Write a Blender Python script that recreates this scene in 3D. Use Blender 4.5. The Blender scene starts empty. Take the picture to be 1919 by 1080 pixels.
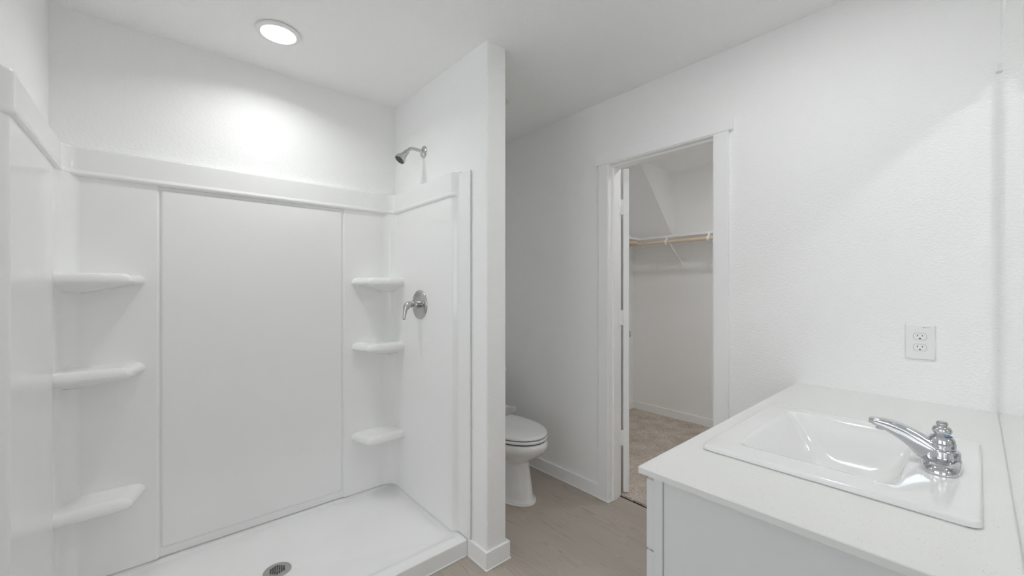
import bpy, bmesh, math, random
from mathutils import Vector, Matrix

S = bpy.context.scene
C = S.collection
PI = math.pi
random.seed(7)

# ------------------------------------------------------------------ camera
cam_d = bpy.data.cameras.new('camera')
cam_d.sensor_width = 36.0
cam_d.lens = 36.0 * 761.5 / 1919.0
cam_d.clip_start = 0.02
cam = bpy.data.objects.new('camera', cam_d)
C.objects.link(cam)
cam.location = (0, 0, 1.296)
cam.rotation_euler = (PI / 2, 0, math.radians(-41.13))
S.camera = cam

# ------------------------------------------------------------------ world, exposure
w = bpy.data.worlds.new('world')
S.world = w
w.use_nodes = True
w.node_tree.nodes['Background'].inputs[0].default_value = (0.9, 0.95, 1.0, 1)
w.node_tree.nodes['Background'].inputs[1].default_value = 2.6
S.view_settings.view_transform = 'Standard'
S.view_settings.look = 'None'
S.view_settings.gamma = 1.0
S.view_settings.use_curve_mapping = False
S.view_settings.exposure = 0.17
S.cycles.max_bounces = 12
S.cycles.diffuse_bounces = 10
S.cycles.glossy_bounces = 6
S.cycles.caustics_reflective = True
S.cycles.sample_clamp_indirect = 0.0
S.cycles.blur_glossy = 0.0
S.cycles.use_guiding = True
S.cycles.adaptive_threshold = 0.015
S.cycles.adaptive_min_samples = 24

# radiances of the four lamps of the place
L_VANITY = 84.0
L_SHOWER = 6.0          # lens of the shower light; the lamp itself is P_SHOWER watts, spread 148 degrees
P_SHOWER = 2.75
L_CLOSET = 128.0

# ------------------------------------------------------------------ dimensions
H = 2.44
XW0, XW1, YWING = 1.145, 1.262, 1.487     # wing wall
XA, XA2 = 2.062, 2.170                    # right wall, its two faces
YB = 2.444                                # back wall
XSL = -0.327                              # shower's left wall
YM = -0.05                                # wall carrying the mirror
XCL, YCL = 3.86, 2.444                    # closet far and left walls
DY0, DY1, DZ = 0.845, 1.467, 2.047        # door opening


# ------------------------------------------------------------------ materials
def nodes(name):
    m = bpy.data.materials.new(name)
    m.use_nodes = True
    nt = m.node_tree
    b = nt.nodes['Principled BSDF']
    return m, nt, b


def N(nt, t, **kw):
    n = nt.nodes.new(t)
    for k, v in kw.items():
        setattr(n, k, v)
    return n


def mat(name, col, rough=0.5, metal=0.0, coat=0.0, spec=0.5, noise=None, bump=None):
    m, nt, b = nodes(name)
    b.inputs['Base Color'].default_value = (*col, 1)
    b.inputs['Roughness'].default_value = rough
    b.inputs['Metallic'].default_value = metal
    b.inputs['Coat Weight'].default_value = coat
    b.inputs['Coat Roughness'].default_value = 0.04
    b.inputs['Specular IOR Level'].default_value = spec
    tc = N(nt, 'ShaderNodeTexCoord')
    if noise:      # (scale, amount)
        nz = N(nt, 'ShaderNodeTexNoise')
        nz.inputs['Scale'].default_value = noise[0]
        nz.inputs['Detail'].default_value = 4
        nt.links.new(tc.outputs['Object'], nz.inputs['Vector'])
        r = N(nt, 'ShaderNodeMapRange')
        r.inputs['To Min'].default_value = rough - noise[1]
        r.inputs['To Max'].default_value = rough + noise[1]
        nt.links.new(nz.outputs['Fac'], r.inputs['Value'])
        nt.links.new(r.outputs['Result'], b.inputs['Roughness'])
    if bump:       # (scale, distance, stretch)
        nz = N(nt, 'ShaderNodeTexNoise')
        nz.inputs['Scale'].default_value = bump[0]
        nz.inputs['Detail'].default_value = 3
        mp = N(nt, 'ShaderNodeMapping')
        mp.inputs['Scale'].default_value = bump[2]
        nt.links.new(tc.outputs['Object'], mp.inputs['Vector'])
        nt.links.new(mp.outputs['Vector'], nz.inputs['Vector'])
        rp = N(nt, 'ShaderNodeMapRange', interpolation_type='SMOOTHSTEP')
        rp.inputs['From Min'].default_value = 0.38
        rp.inputs['From Max'].default_value = 0.62
        nt.links.new(nz.outputs['Fac'], rp.inputs['Value'])
        bp = N(nt, 'ShaderNodeBump')
        bp.inputs['Strength'].default_value = 1.0
        bp.inputs['Distance'].default_value = bump[1]
        nt.links.new(rp.outputs['Result'], bp.inputs['Height'])
        nt.links.new(bp.outputs['Normal'], b.inputs['Normal'])
    return m


def emit_mat(name, col, strength):
    m, nt, b = nodes(name)
    b.inputs['Base Color'].default_value = (0.8, 0.8, 0.8, 1)
    b.inputs['Emission Color'].default_value = (*col, 1)
    b.inputs['Emission Strength'].default_value = strength
    return m


def wood_floor_mat():
    m, nt, b = nodes('vinyl_plank')
    L = nt.links.new
    tc = N(nt, 'ShaderNodeTexCoord')
    rot = N(nt, 'ShaderNodeMapping')
    rot.inputs['Rotation'].default_value = (0, 0, PI / 2)
    L(tc.outputs['Object'], rot.inputs['Vector'])
    br = N(nt, 'ShaderNodeTexBrick')
    br.offset = 0.37
    br.inputs['Color1'].default_value = (0, 0, 0, 1)
    br.inputs['Color2'].default_value = (1, 1, 1, 1)
    br.inputs['Mortar'].default_value = (0.5, 0.5, 0.5, 1)
    br.inputs['Scale'].default_value = 1.0
    br.inputs['Mortar Size'].default_value = 0.0005
    br.inputs['Brick Width'].default_value = 1.22
    br.inputs['Row Height'].default_value = 0.152
    L(rot.outputs['Vector'], br.inputs['Vector'])
    # per-plank offset of the grain
    off = N(nt, 'ShaderNodeVectorMath', operation='MULTIPLY_ADD')
    L(br.outputs['Color'], off.inputs[0])
    off.inputs[1].default_value = (3.1, 7.7, 1.3)
    L(tc.outputs['Object'], off.inputs[2])
    # cathedral grain: contour lines of a stretched noise
    mp = N(nt, 'ShaderNodeMapping')
    mp.inputs['Scale'].default_value = (7.0, 0.75, 1)
    L(off.outputs['Vector'], mp.inputs['Vector'])
    nz = N(nt, 'ShaderNodeTexNoise')
    nz.inputs['Scale'].default_value = 1.0
    nz.inputs['Detail'].default_value = 2.0
    nz.inputs['Roughness'].default_value = 0.42
    L(mp.outputs['Vector'], nz.inputs['Vector'])
    mu = N(nt, 'ShaderNodeMath', operation='MULTIPLY')
    mu.inputs[1].default_value = 34.0
    L(nz.outputs['Fac'], mu.inputs[0])
    fr = N(nt, 'ShaderNodeMath', operation='FRACT')
    L(mu.outputs[0], fr.inputs[0])
    gr = N(nt, 'ShaderNodeMapRange', interpolation_type='SMOOTHSTEP')
    gr.inputs['From Min'].default_value = 0.62
    gr.inputs['From Max'].default_value = 1.0
    L(fr.outputs[0], gr.inputs['Value'])
    # fine fibres
    mp2 = N(nt, 'ShaderNodeMapping')
    mp2.inputs['Scale'].default_value = (160.0, 5.0, 1)
    L(off.outputs['Vector'], mp2.inputs['Vector'])
    n2 = N(nt, 'ShaderNodeTexNoise')
    n2.inputs['Scale'].default_value = 1.0
    n2.inputs['Detail'].default_value = 3.0
    L(mp2.outputs['Vector'], n2.inputs['Vector'])
    # where the grain shows
    n3 = N(nt, 'ShaderNodeTexNoise')
    n3.inputs['Scale'].default_value = 1.0
    mp3 = N(nt, 'ShaderNodeMapping')
    mp3.inputs['Scale'].default_value = (9.0, 2.0, 1)
    L(off.outputs['Vector'], mp3.inputs['Vector'])
    L(mp3.outputs['Vector'], n3.inputs['Vector'])
    mk = N(nt, 'ShaderNodeMapRange', interpolation_type='SMOOTHSTEP')
    mk.inputs['From Min'].default_value = 0.38
    mk.inputs['From Max'].default_value = 0.62
    mk.inputs['To Min'].default_value = 0.05
    mk.inputs['To Max'].default_value = 0.50
    L(n3.outputs['Fac'], mk.inputs['Value'])
    gm = N(nt, 'ShaderNodeMath', operation='MULTIPLY')
    L(gr.outputs['Result'], gm.inputs[0])
    L(mk.outputs['Result'], gm.inputs[1])
    base = N(nt, 'ShaderNodeMix', data_type='RGBA')
    base.inputs[6].default_value = (0.40, 0.352, 0.303, 1)
    base.inputs[7].default_value = (0.48, 0.427, 0.373, 1)
    ad = N(nt, 'ShaderNodeMath', operation='MULTIPLY_ADD')
    L(br.outputs['Color'], ad.inputs[0])
    ad.inputs[1].default_value = 0.45
    L(n2.outputs['Fac'], ad.inputs[2])
    sb = N(nt, 'ShaderNodeMath', operation='SUBTRACT')
    sb.use_clamp = True
    L(ad.outputs[0], sb.inputs[0])
    sb.inputs[1].default_value = 0.25
    L(sb.outputs[0], base.inputs[0])
    dk = N(nt, 'ShaderNodeMix', data_type='RGBA')
    dk.inputs[7].default_value = (0.24, 0.20, 0.165, 1)
    L(gm.outputs[0], dk.inputs[0])
    L(base.outputs[2], dk.inputs[6])
    sm = N(nt, 'ShaderNodeMix', data_type='RGBA')
    sm.inputs[7].default_value = (0.36, 0.312, 0.266, 1)
    L(br.outputs['Fac'], sm.inputs[0])
    L(dk.outputs[2], sm.inputs[6])
    L(sm.outputs[2], b.inputs['Base Color'])
    b.inputs['Roughness'].default_value = 0.5
    bp = N(nt, 'ShaderNodeBump')
    bp.inputs['Strength'].default_value = 0.4
    bp.inputs['Distance'].default_value = 0.0006
    bp.invert = True
    L(gm.outputs[0], bp.inputs['Height'])
    L(bp.outputs['Normal'], b.inputs['Normal'])
    return m


def carpet_mat():
    m, nt, b = nodes('carpet_pile')
    L = nt.links.new
    tc = N(nt, 'ShaderNodeTexCoord')
    nz = N(nt, 'ShaderNodeTexNoise')
    nz.inputs['Scale'].default_value = 170
    nz.inputs['Detail'].default_value = 4
    L(tc.outputs['Object'], nz.inputs['Vector'])
    n2 = N(nt, 'ShaderNodeTexNoise')
    n2.inputs['Scale'].default_value = 7
    n2.inputs['Detail'].default_value = 3
    L(tc.outputs['Object'], n2.inputs['Vector'])
    ad = N(nt, 'ShaderNodeMath', operation='MULTIPLY_ADD')
    L(n2.outputs['Fac'], ad.inputs[0])
    ad.inputs[1].default_value = 0.35
    L(nz.outputs['Fac'], ad.inputs[2])
    cr = N(nt, 'ShaderNodeValToRGB')
    cr.color_ramp.elements[0].position = 0.48
    cr.color_ramp.elements[0].color = (0.34, 0.29, 0.245, 1)
    cr.color_ramp.elements[1].position = 0.86
    cr.color_ramp.elements[1].color = (0.80, 0.72, 0.64, 1)
    L(ad.outputs[0], cr.inputs['Fac'])
    L(cr.outputs['Color'], b.inputs['Base Color'])
    b.inputs['Roughness'].default_value = 0.95
    b.inputs['Specular IOR Level'].default_value = 0.1
    bp = N(nt, 'ShaderNodeBump')
    bp.inputs['Distance'].default_value = 0.004
    L(nz.outputs['Fac'], bp.inputs['Height'])
    L(bp.outputs['Normal'], b.inputs['Normal'])
    return m


def quartz_mat():
    m, nt, b = nodes('quartz_top')
    L = nt.links.new
    tc = N(nt, 'ShaderNodeTexCoord')
    vo = N(nt, 'ShaderNodeTexVoronoi')
    vo.inputs['Scale'].default_value = 260
    L(tc.outputs['Object'], vo.inputs['Vector'])
    ms = N(nt, 'ShaderNodeMapRange', interpolation_type='SMOOTHSTEP')
    ms.inputs['From Min'].default_value = 0.12
    ms.inputs['From Max'].default_value = 0.28
    ms.inputs['To Min'].default_value = 1.0
    ms.inputs['To Max'].default_value = 0.0
    L(vo.outputs['Distance'], ms.inputs['Value'])
    sp = N(nt, 'ShaderNodeSeparateColor')
    L(vo.outputs['Color'], sp.inputs['Color'])
    gt = N(nt, 'ShaderNodeMapRange')
    gt.inputs['From Min'].default_value = 0.72
    gt.inputs['From Max'].default_value = 1.0
    L(sp.outputs[0], gt.inputs['Value'])
    mu = N(nt, 'ShaderNodeMath', operation='MULTIPLY')
    L(ms.outputs['Result'], mu.inputs[0])
    L(gt.outputs['Result'], mu.inputs[1])
    mx = N(nt, 'ShaderNodeMix', data_type='RGBA')
    mx.inputs[6].default_value = (0.80, 0.80, 0.785, 1)
    mx.inputs[7].default_value = (0.44, 0.43, 0.40, 1)
    L(mu.outputs[0], mx.inputs[0])
    L(mx.outputs[2], b.inputs['Base Color'])
    b.inputs['Roughness'].default_value = 0.3
    return m


def beech_mat():
    m, nt, b = nodes('pale_wood')
    L = nt.links.new
    tc = N(nt, 'ShaderNodeTexCoord')
    mp = N(nt, 'ShaderNodeMapping')
    mp.inputs['Scale'].default_value = (6, 6, 60)
    L(tc.outputs['Object'], mp.inputs['Vector'])
    nz = N(nt, 'ShaderNodeTexNoise')
    nz.inputs['Scale'].default_value = 1
    L(mp.outputs['Vector'], nz.inputs['Vector'])
    mx = N(nt, 'ShaderNodeMix', data_type='RGBA')
    mx.inputs[6].default_value = (0.68, 0.54, 0.41, 1)
    mx.inputs[7].default_value = (0.80, 0.67, 0.54, 1)
    L(nz.outputs['Fac'], mx.inputs[0])
    L(mx.outputs[2], b.inputs['Base Color'])
    b.inputs['Roughness'].default_value = 0.5
    return m


M_WALL = mat('wall_paint', (0.915, 0.915, 0.91), 0.75, spec=0.3, bump=(100, 0.00048, (1, 1, 1.6)))
M_CEIL = mat('ceiling_paint', (0.92, 0.92, 0.915), 0.85, spec=0.2, bump=(95, 0.0006, (1, 1, 1)))
M_TRIM = mat('trim_paint', (0.915, 0.915, 0.91), 0.45, noise=(30, 0.06))
M_ACRYL = mat('white_acrylic', (0.88, 0.88, 0.875), 0.07, noise=(8, 0.02))
M_PAN = mat('shower_pan_acrylic', (0.88, 0.88, 0.875), 0.22, noise=(20, 0.05))
M_PORC = mat('white_porcelain', (0.84, 0.84, 0.835), 0.12, coat=0.6, noise=(6, 0.02))
M_SEAT = mat('seat_plastic', (0.83, 0.83, 0.82), 0.22, noise=(10, 0.03))
M_CHROME = mat('chrome', (0.66, 0.67, 0.69), 0.05, metal=1.0, noise=(40, 0.02))
M_CHROME_S = mat('satin_chrome', (0.56, 0.555, 0.545), 0.2, metal=1.0, noise=(40, 0.05))
M_STEEL = mat('brushed_steel', (0.5, 0.49, 0.47), 0.35, metal=1.0, noise=(60, 0.08))
M_DARK = mat('recess_shade', (0.02, 0.02, 0.02), 0.7, noise=(30, 0.05))  # near black that stands in for shade in gaps and slots
M_RUBBER = mat('grey_spray_rubber', (0.10, 0.105, 0.10), 0.55, noise=(80, 0.08))
M_CAB = mat('cabinet_paint', (0.76, 0.765, 0.77), 0.42, noise=(25, 0.05))
M_PLASTIC = mat('outlet_plastic', (0.84, 0.84, 0.83), 0.35, noise=(30, 0.03))
M_CAULK = mat('white_caulk', (0.84, 0.84, 0.83), 0.55, noise=(60, 0.05))
M_INK_SHADE = mat('grey_print_and_shade', (0.22, 0.22, 0.23), 0.6, noise=(60, 0.05))  # small print, and painted shade of the receptacle gaps
M_BLUE = mat('blue_mark', (0.03, 0.11, 0.38), 0.4, noise=(60, 0.05))
M_CLEAR = mat('clear_plastic', (0.80, 0.80, 0.79), 0.3, noise=(60, 0.05))
M_MIRROR = mat('mirror_silver', (0.93, 0.935, 0.93), 0.0, metal=1.0)
M_FLOOR = wood_floor_mat()
M_CARPET = carpet_mat()
M_QUARTZ = quartz_mat()
M_WOOD = beech_mat()
M_E_VAN = emit_mat('vanity_downlight_glow', (0.985, 1.0, 1.0), L_VANITY)
M_E_SHW = emit_mat('downlight_glow', (0.985, 1.0, 1.0), L_SHOWER)
M_E_CLO = emit_mat('closet_light_glow', (1.0, 0.985, 0.96), L_CLOSET)
M_LENS_OFF = mat('unlit_lens', (0.75, 0.75, 0.73), 0.4, noise=(30, 0.05))


# ------------------------------------------------------------------ mesh helpers
def add_box(bm, x0, x1, y0, y1, z0, z1, bev=0.0, seg=2):
    r = bmesh.ops.create_cube(bm, size=1.0)
    for v in r['verts']:
        v.co = Vector(((x0 + x1) / 2 + v.co.x * (x1 - x0), (y0 + y1) / 2 + v.co.y * (y1 - y0), (z0 + z1) / 2 + v.co.z * (z1 - z0)))
    if bev > 0:
        ed = {e for v in r['verts'] for e in v.link_edges}
        bmesh.ops.bevel(bm, geom=list(ed), offset=bev, segments=seg, profile=0.5, affect='EDGES')


def add_loops(bm, loops, cap0=True, cap1=True, closed=True):
    """skin a list of point loops of equal length"""
    vs = [[bm.verts.new(p) for p in lp] for lp in loops]
    n = len(vs[0])
    for a, b in zip(vs, vs[1:]):
        for i in range(n if closed else n - 1):
            j = (i + 1) % n
            bm.faces.new((a[i], a[j], b[j], b[i]))
    if cap0:
        bm.faces.new(list(reversed(vs[0])))
    if cap1:
        bm.faces.new(vs[-1])
    return vs


def add_lathe(bm, prof, M=None, n=32, sy=1.0):
    """profile [(r, h)] revolved about local z; r=0 at the ends is closed with a cap"""
    M = M or Matrix.Identity(4)
    loops = []
    for r, h in prof:
        r = max(r, 0.0003)
        loops.append([M @ Vector((r * math.cos(2 * PI * k / n), r * sy * math.sin(2 * PI * k / n), h)) for k in range(n)])
    add_loops(bm, loops)


def add_tube(bm, pts, radii, n=16, flat=1.0, up=(0, 0, 1)):
    """round section swept along points, radii a number or a list; flat scales the side across `up`"""
    pts = [Vector(p) for p in pts]
    if not isinstance(radii, (list, tuple)):
        radii = [radii] * len(pts)
    loops = []
    prev = None
    for i, p in enumerate(pts):
        t = (pts[min(i + 1, len(pts) - 1)] - pts[max(i - 1, 0)]).normalized()
        u = Vector(up) if prev is None else prev
        a = (u - t * u.dot(t))
        if a.length < 1e-4:
            a = t.orthogonal()
        a.normalize()
        prev = a
        b = t.cross(a)
        loops.append([p + radii[i] * (math.cos(2 * PI * k / n) * b + flat * math.sin(2 * PI * k / n) * a) for k in range(n)])
    add_loops(bm, loops)


def spline(pts, n=8):
    """Catmull-Rom through points (any dimension)"""
    P = [Vector(p) for p in pts]
    P = [2 * P[0] - P[1]] + P + [2 * P[-1] - P[-2]]
    out = []
    for i in range(1, len(P) - 2):
        for k in range(n):
            t = k / n
            a, b, c, d = P[i - 1], P[i], P[i + 1], P[i + 2]
            out.append(0.5 * ((2 * b) + (c - a) * t + (2 * a - 5 * b + 4 * c - d) * t * t + (3 * b - a - 3 * c + d) * t ** 3))
    out.append(P[-2])
    return out


def add_prism(bm, poly, z0, z1):
    add_loops(bm, [[(x, y, z0) for x, y in poly], [(x, y, z1) for x, y in poly]])


def fillet(poly, radii, n=6):
    """round the corners of a 2-D polygon"""
    out = []
    m = len(poly)
    for i in range(m):
        p = Vector(poly[i]); a = Vector(poly[i - 1]) - p; b = Vector(poly[(i + 1) % m]) - p
        r = radii[i] if isinstance(radii, (list, tuple)) else radii
        if r <= 0:
            out.append((p.x, p.y)); continue
        an = a.normalized(); bn = b.normalized()
        ang = an.angle(bn)
        d = min(r / math.tan(ang / 2), a.length * 0.49, b.length * 0.49)
        p0 = p + an * d; p1 = p + bn * d
        for k in range(n + 1):
            t = k / n
            q = p0 * (1 - t) ** 2 + p * 2 * t * (1 - t) + p1 * t * t
            out.append((q.x, q.y))
    return out


def rrect(x0, x1, y0, y1, r, n=6):
    return fillet([(x0, y0), (x1, y0), (x1, y1), (x0, y1)], r, n)


def obj(name, bm, m, parent=None, smooth=True, bevel=None):
    bmesh.ops.remove_doubles(bm, verts=bm.verts, dist=1e-6)
    bmesh.ops.recalc_face_normals(bm, faces=bm.faces)
    me = bpy.data.meshes.new(name)
    bm.to_mesh(me)
    bm.free()
    me.materials.append(m)
    o = bpy.data.objects.new(name, me)
    C.objects.link(o)
    if parent is not None:
        o.parent = parent
        o.matrix_parent_inverse = Matrix.Translation(-parent.location)
    if bevel:
        md = o.modifiers.new('bevel', 'BEVEL')
        md.width = bevel; md.segments = 3; md.limit_method = 'ANGLE'; md.angle_limit = math.radians(40)
        md.harden_normals = False
    if smooth:
        me.polygons.foreach_set('use_smooth', [True] * len(me.polygons))
        try:
            me.set_sharp_from_angle(angle=math.radians(38))
        except Exception:
            pass
        wn = o.modifiers.new('weighted_normal', 'WEIGHTED_NORMAL')
        wn.keep_sharp = True
        wn.weight = 100
    return o


def B():
    return bmesh.new()


def box_obj(name, x0, x1, y0, y1, z0, z1, m, parent=None, bev=0.0, seg=2):
    bm = B()
    add_box(bm, x0, x1, y0, y1, z0, z1, bev, seg)
    return obj(name, bm, m, parent)


def thing(name, label, cat, loc=(0, 0, 0), group=None):
    o = bpy.data.objects.new(name, None)
    o.empty_display_size = 0.05
    C.objects.link(o)
    o.location = loc
    tag(o, label, cat, group)
    return o


def tag(o, label, cat, group=None, kind=None):
    o['label'] = label
    o['category'] = cat
    if group:
        o['group'] = group
    if kind:
        o['kind'] = kind
    return o


def struct(o, label, cat):
    o['kind'] = 'structure'
    o['label'] = label
    o['category'] = cat
    return o


# ================================================================== SETTING
XL, TH = -1.25, 0.11
# vinyl floor and carpet
struct(box_obj('floor', XL - TH, XA2 - 0.004, YM - TH, YB + TH, -0.05, 0.0, M_FLOOR),
       'grey brown wood look vinyl plank bathroom floor', 'floor')
bm = B()
nseg = 60
pts0, pts1 = [], []
add_box(bm, XA2 + 0.014, XCL, -0.3, YCL, -0.05, 0.008)
carpet = obj('carpet', bm, M_CARPET)
tag(carpet, 'taupe cut pile carpet on the closet floor beyond the door', 'carpet', kind='stuff')
bm = B()                                                # ragged tufts along the cut edge in the doorway
for k in range(420):
    y = DY0 + 0.002 + (DY1 - DY0 - 0.004) * random.random()
    x = XA2 + 0.006 + 0.02 * random.random()
    r = 0.0022 + 0.0022 * random.random()
    h = 0.006 + 0.006 * random.random()
    M = Matrix.Translation((x, y, 0)) @ Matrix.Rotation(random.uniform(-0.5, 0.3), 4, 'Y') @ Matrix.Rotation(random.uniform(-0.4, 0.4), 4, 'X')
    add_lathe(bm, [(r, -0.002), (r * 1.1, h * 0.6), (r * 0.5, h)], M, 6)
obj('frayed_edge', bm, M_CARPET, carpet)
box_obj('gap_shade_strip', XA2 - 0.004, XA2 + 0.02, DY0, DY1, -0.02, 0.0012, M_DARK, carpet)  # dark strip drawn for the shaded gap between vinyl and carpet

# ceilings
struct(box_obj('ceiling', XL - TH, XCL + TH, -0.41, YB + TH, H, H + 0.08, M_CEIL), 'white lightly textured ceiling', 'ceiling')
# walls
struct(box_obj('wall_back', XL - TH, XA2, YB, YB + TH, 0.0, H, M_WALL), 'white textured wall behind shower and toilet', 'wall')
bm = B()
add_box(bm, XA, XA2, YM - TH, DY0 - 0.018, 0, H)
add_box(bm, XA, XA2, DY1 + 0.018, YB, 0, H)
add_box(bm, XA, XA2, DY0 - 0.018, DY1 + 0.018, DZ + 0.018, H)
struct(obj('wall_right', bm, M_WALL), 'white textured wall with the closet doorway and the outlet', 'wall')
bm = B()
poly = fillet([(XW0, YWING), (XW1, YWING), (XW1, YB), (XW0, YB)], [0.012, 0.012, 0, 0], 5)
add_prism(bm, poly, 0, H)
struct(obj('wall_wing', bm, M_WALL), 'narrow white wing wall between shower and toilet', 'wall')
bm = B()
add_prism(bm, fillet([(XSL - TH, YWING), (XSL, YWING), (XSL, YB), (XSL - TH, YB)], [0.012, 0.012, 0, 0], 5), 0, H)
struct(obj('wall_shower_left', bm, M_WALL), 'white wall on the left of the shower', 'wall')
struct(box_obj('wall_front', XL - TH, XA, YM - TH, YM, 0, H, M_WALL), 'white wall carrying the vanity mirror', 'wall')
WY0, WY1, WZ0, WZ1 = 0.15, 1.35, 0.95, 2.10            # added window, unseen behind the camera, for fill daylight
bm = B()
add_box(bm, XL - TH, XL, YM, WY0, 0, H)
add_box(bm, XL - TH, XL, WY1, YB, 0, H)
add_box(bm, XL - TH, XL, WY0, WY1, 0, WZ0)
add_box(bm, XL - TH, XL, WY0, WY1, WZ1, H)
struct(obj('wall_left', bm, M_WALL), 'white wall on the far left of the bathroom', 'wall')
win = bpy.data.objects.new('added_window_1', None)  # added out of view to let in fill daylight
C.objects.link(win)
win.location = (XL, WY0, WZ0)
struct(win, 'added white framed sash window, unseen on the far left wall, for fill daylight', 'window')
bm = B()
for y0, y1, z0, z1 in ((WY0, WY0 + 0.04, WZ0, WZ1), (WY1 - 0.04, WY1, WZ0, WZ1), (WY0, WY1, WZ0, WZ0 + 0.04), (WY0, WY1, WZ1 - 0.04, WZ1), (WY0, WY1, 1.50, 1.54)):
    add_box(bm, XL - 0.085, XL - 0.045, y0, y1, z0, z1)
obj('added_window_frame', bm, M_TRIM, win)
bm = B()
add_box(bm, XL - 0.045, XL + 0.03, WY0 - 0.03, WY1 + 0.03, WZ0 - 0.02, WZ0, 0.003, 2)
obj('added_window_sill', bm, M_TRIM, win)
pl_ = bpy.data.lights.new('added_window_portal', 'AREA')
pl_.shape = 'RECTANGLE'
pl_.size, pl_.size_y = WY1 - WY0, WZ1 - WZ0
pl_.cycles.is_portal = True
po = bpy.data.objects.new('added_window_portal', pl_)
C.objects.link(po)
po.location = (XL - 0.10, (WY0 + WY1) / 2, (WZ0 + WZ1) / 2)
po.rotation_euler = (PI / 2, 0, -PI / 2)
# closet shell
struct(box_obj('wall_closet_far', XCL, XCL + TH, -0.41, YCL + TH, 0, H, M_WALL), 'white far wall of the closet', 'wall')
struct(box_obj('wall_closet_left', XA2, XCL, YCL, YCL + TH, 0, H, M_WALL), 'white left wall of the closet', 'wall')
struct(box_obj('wall_closet_right', XA2, XCL, -0.41, -0.3, 0, H, M_WALL), 'white right wall of the closet', 'wall')
# sloping soffit under a stair, in the closet corner
YS = 1.987
bm = B()
pf = [(3.245, H), (XCL, H), (XCL, 1.795)]
add_loops(bm, [[(x, YS, z) for x, z in pf], [(x, YCL, z) for x, z in pf]])
struct(obj('ceiling_soffit', bm, M_WALL, smooth=False), 'sloping white soffit in the upper closet corner', 'ceiling')

# baseboards
BH, BT = 0.083, 0.0135


def baseboard(name, pieces, label, caulk=True):
    bm = B()
    for x0, x1, y0, y1 in pieces:
        add_box(bm, x0, x1, y0, y1, 0.0, BH, 0.0022, 1)
    o = obj(name, bm, M_TRIM)
    struct(o, label, 'baseboard')
    bm = B()
    for x0, x1, y0, y1 in pieces:
        add_box(bm, x0 - 0.0045, x1 + 0.003, y0 - 0.003, y1 + 0.003, 0.0, 0.006, 0.002, 1)
    if caulk:
        obj('caulk_line', bm, M_CAULK, o)
    return o


baseboard('baseboard_right', [(XA - BT, XA, DY1 + 0.068, YB)], 'white baseboard on the right wall beside the toilet')
baseboard('baseboard_counter', [(XA - BT, XA, 0.56, DY0 - 0.068)], 'white baseboard between doorway and vanity')
bm = B()
pl = [(XW0 - BT, 1.621), (XW0 - BT, YWING - BT), (XW1 + BT, YWING - BT), (XW1 + BT, YB), (XW1, YB), (XW1, YWING), (XW0, YWING), (XW0, 1.621)]
add_prism(bm, pl, 0, BH)
o = struct(obj('baseboard_wing', bm, M_TRIM, bevel=0.002), 'white baseboard wrapped around the foot of the wing wall', 'baseboard')
bm = B()
q = 0.0045
pl = [(XW0 - BT - q, 1.621), (XW0 - BT - q, YWING - BT - q), (XW1 + BT + q, YWING - BT - q), (XW1 + BT + q, YB), (XW1, YB), (XW1, YWING), (XW0, YWING), (XW0, 1.621)]
add_prism(bm, pl, 0, 0.006)
obj('caulk_line', bm, M_CAULK, o, bevel=0.002)
baseboard('baseboard_back', [(XW1 + BT, XA - BT, YB - BT, YB)], 'white baseboard behind the toilet')
baseboard('baseboard_closet', [(XCL - BT, XCL, -0.3, YCL - BT), (XA2, XCL, YCL - BT, YCL)], 'white baseboard along the closet walls', False)

# ------------------------------------------------------------------ closet doorway
door = bpy.data.objects.new('door_1', None)
C.objects.link(door)
door.location = (XA, DY1, 0)
struct(door, 'white closet door swung open into the closet, with its casing', 'door')
CF = XA - 0.017
JX = XA2 + 0.012
bm = B()
add_box(bm, CF, XA + 0.001, DY1 - 0.002, DY1 + 0.067, 0, DZ, 0.002, 1)
add_box(bm, CF, XA + 0.001, DY0 - 0.065, DY0 + 0.002, 0, DZ, 0.002, 1)
add_box(bm, CF - 0.003, XA + 0.001, DY0 - 0.085, DY1 + 0.087, DZ, DZ + 0.07, 0.002, 1)
obj('casing', bm, M_TRIM, door)
bm = B()
add_box(bm, XA2 - 0.001, JX, DY1 - 0.002, DY1 + 0.067, 0, DZ, 0.002, 1)
add_box(bm, XA2 - 0.001, JX, DY0 - 0.065, DY0 + 0.002, 0, DZ, 0.002, 1)
add_box(bm, XA2 - 0.001, JX, DY0 - 0.065, DY1 + 0.067, DZ, DZ + 0.065, 0.002, 1)
obj('casing', bm, M_TRIM, door)
bm = B()
add_box(bm, CF + 0.003, JX - 0.002, DY1 - 0.005, DY1 + 0.018, 0, DZ)
add_box(bm, CF + 0.003, JX - 0.002, DY0 - 0.018, DY0 + 0.005, 0, DZ)
add_box(bm, CF + 0.003, JX - 0.002, DY0 - 0.018, DY1 + 0.018, DZ - 0.005, DZ + 0.018)
obj('jamb', bm, M_TRIM, door)
bm = B()
sx0, sx1 = 2.088, 2.128
add_box(bm, sx0, sx1, DY1 - 0.016, DY1, 0, DZ - 0.016, 0.002, 1)
add_box(bm, sx0, sx1, DY0, DY0 + 0.016, 0, DZ - 0.016, 0.002, 1)
add_box(bm, sx0, sx1, DY0, DY1, DZ - 0.016, DZ, 0.002, 1)
obj('door_stop', bm, M_TRIM, door)
bm = B()
for y0, y1 in ((DY1 - 0.009, DY1 + 0.067), (DY0 - 0.065, DY0 + 0.009)):
    add_box(bm, CF - 0.0045, XA2 - 0.01, y0, y1, 0.0, 0.006, 0.002, 1)
obj('caulk_line', bm, M_CAULK, door)
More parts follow.
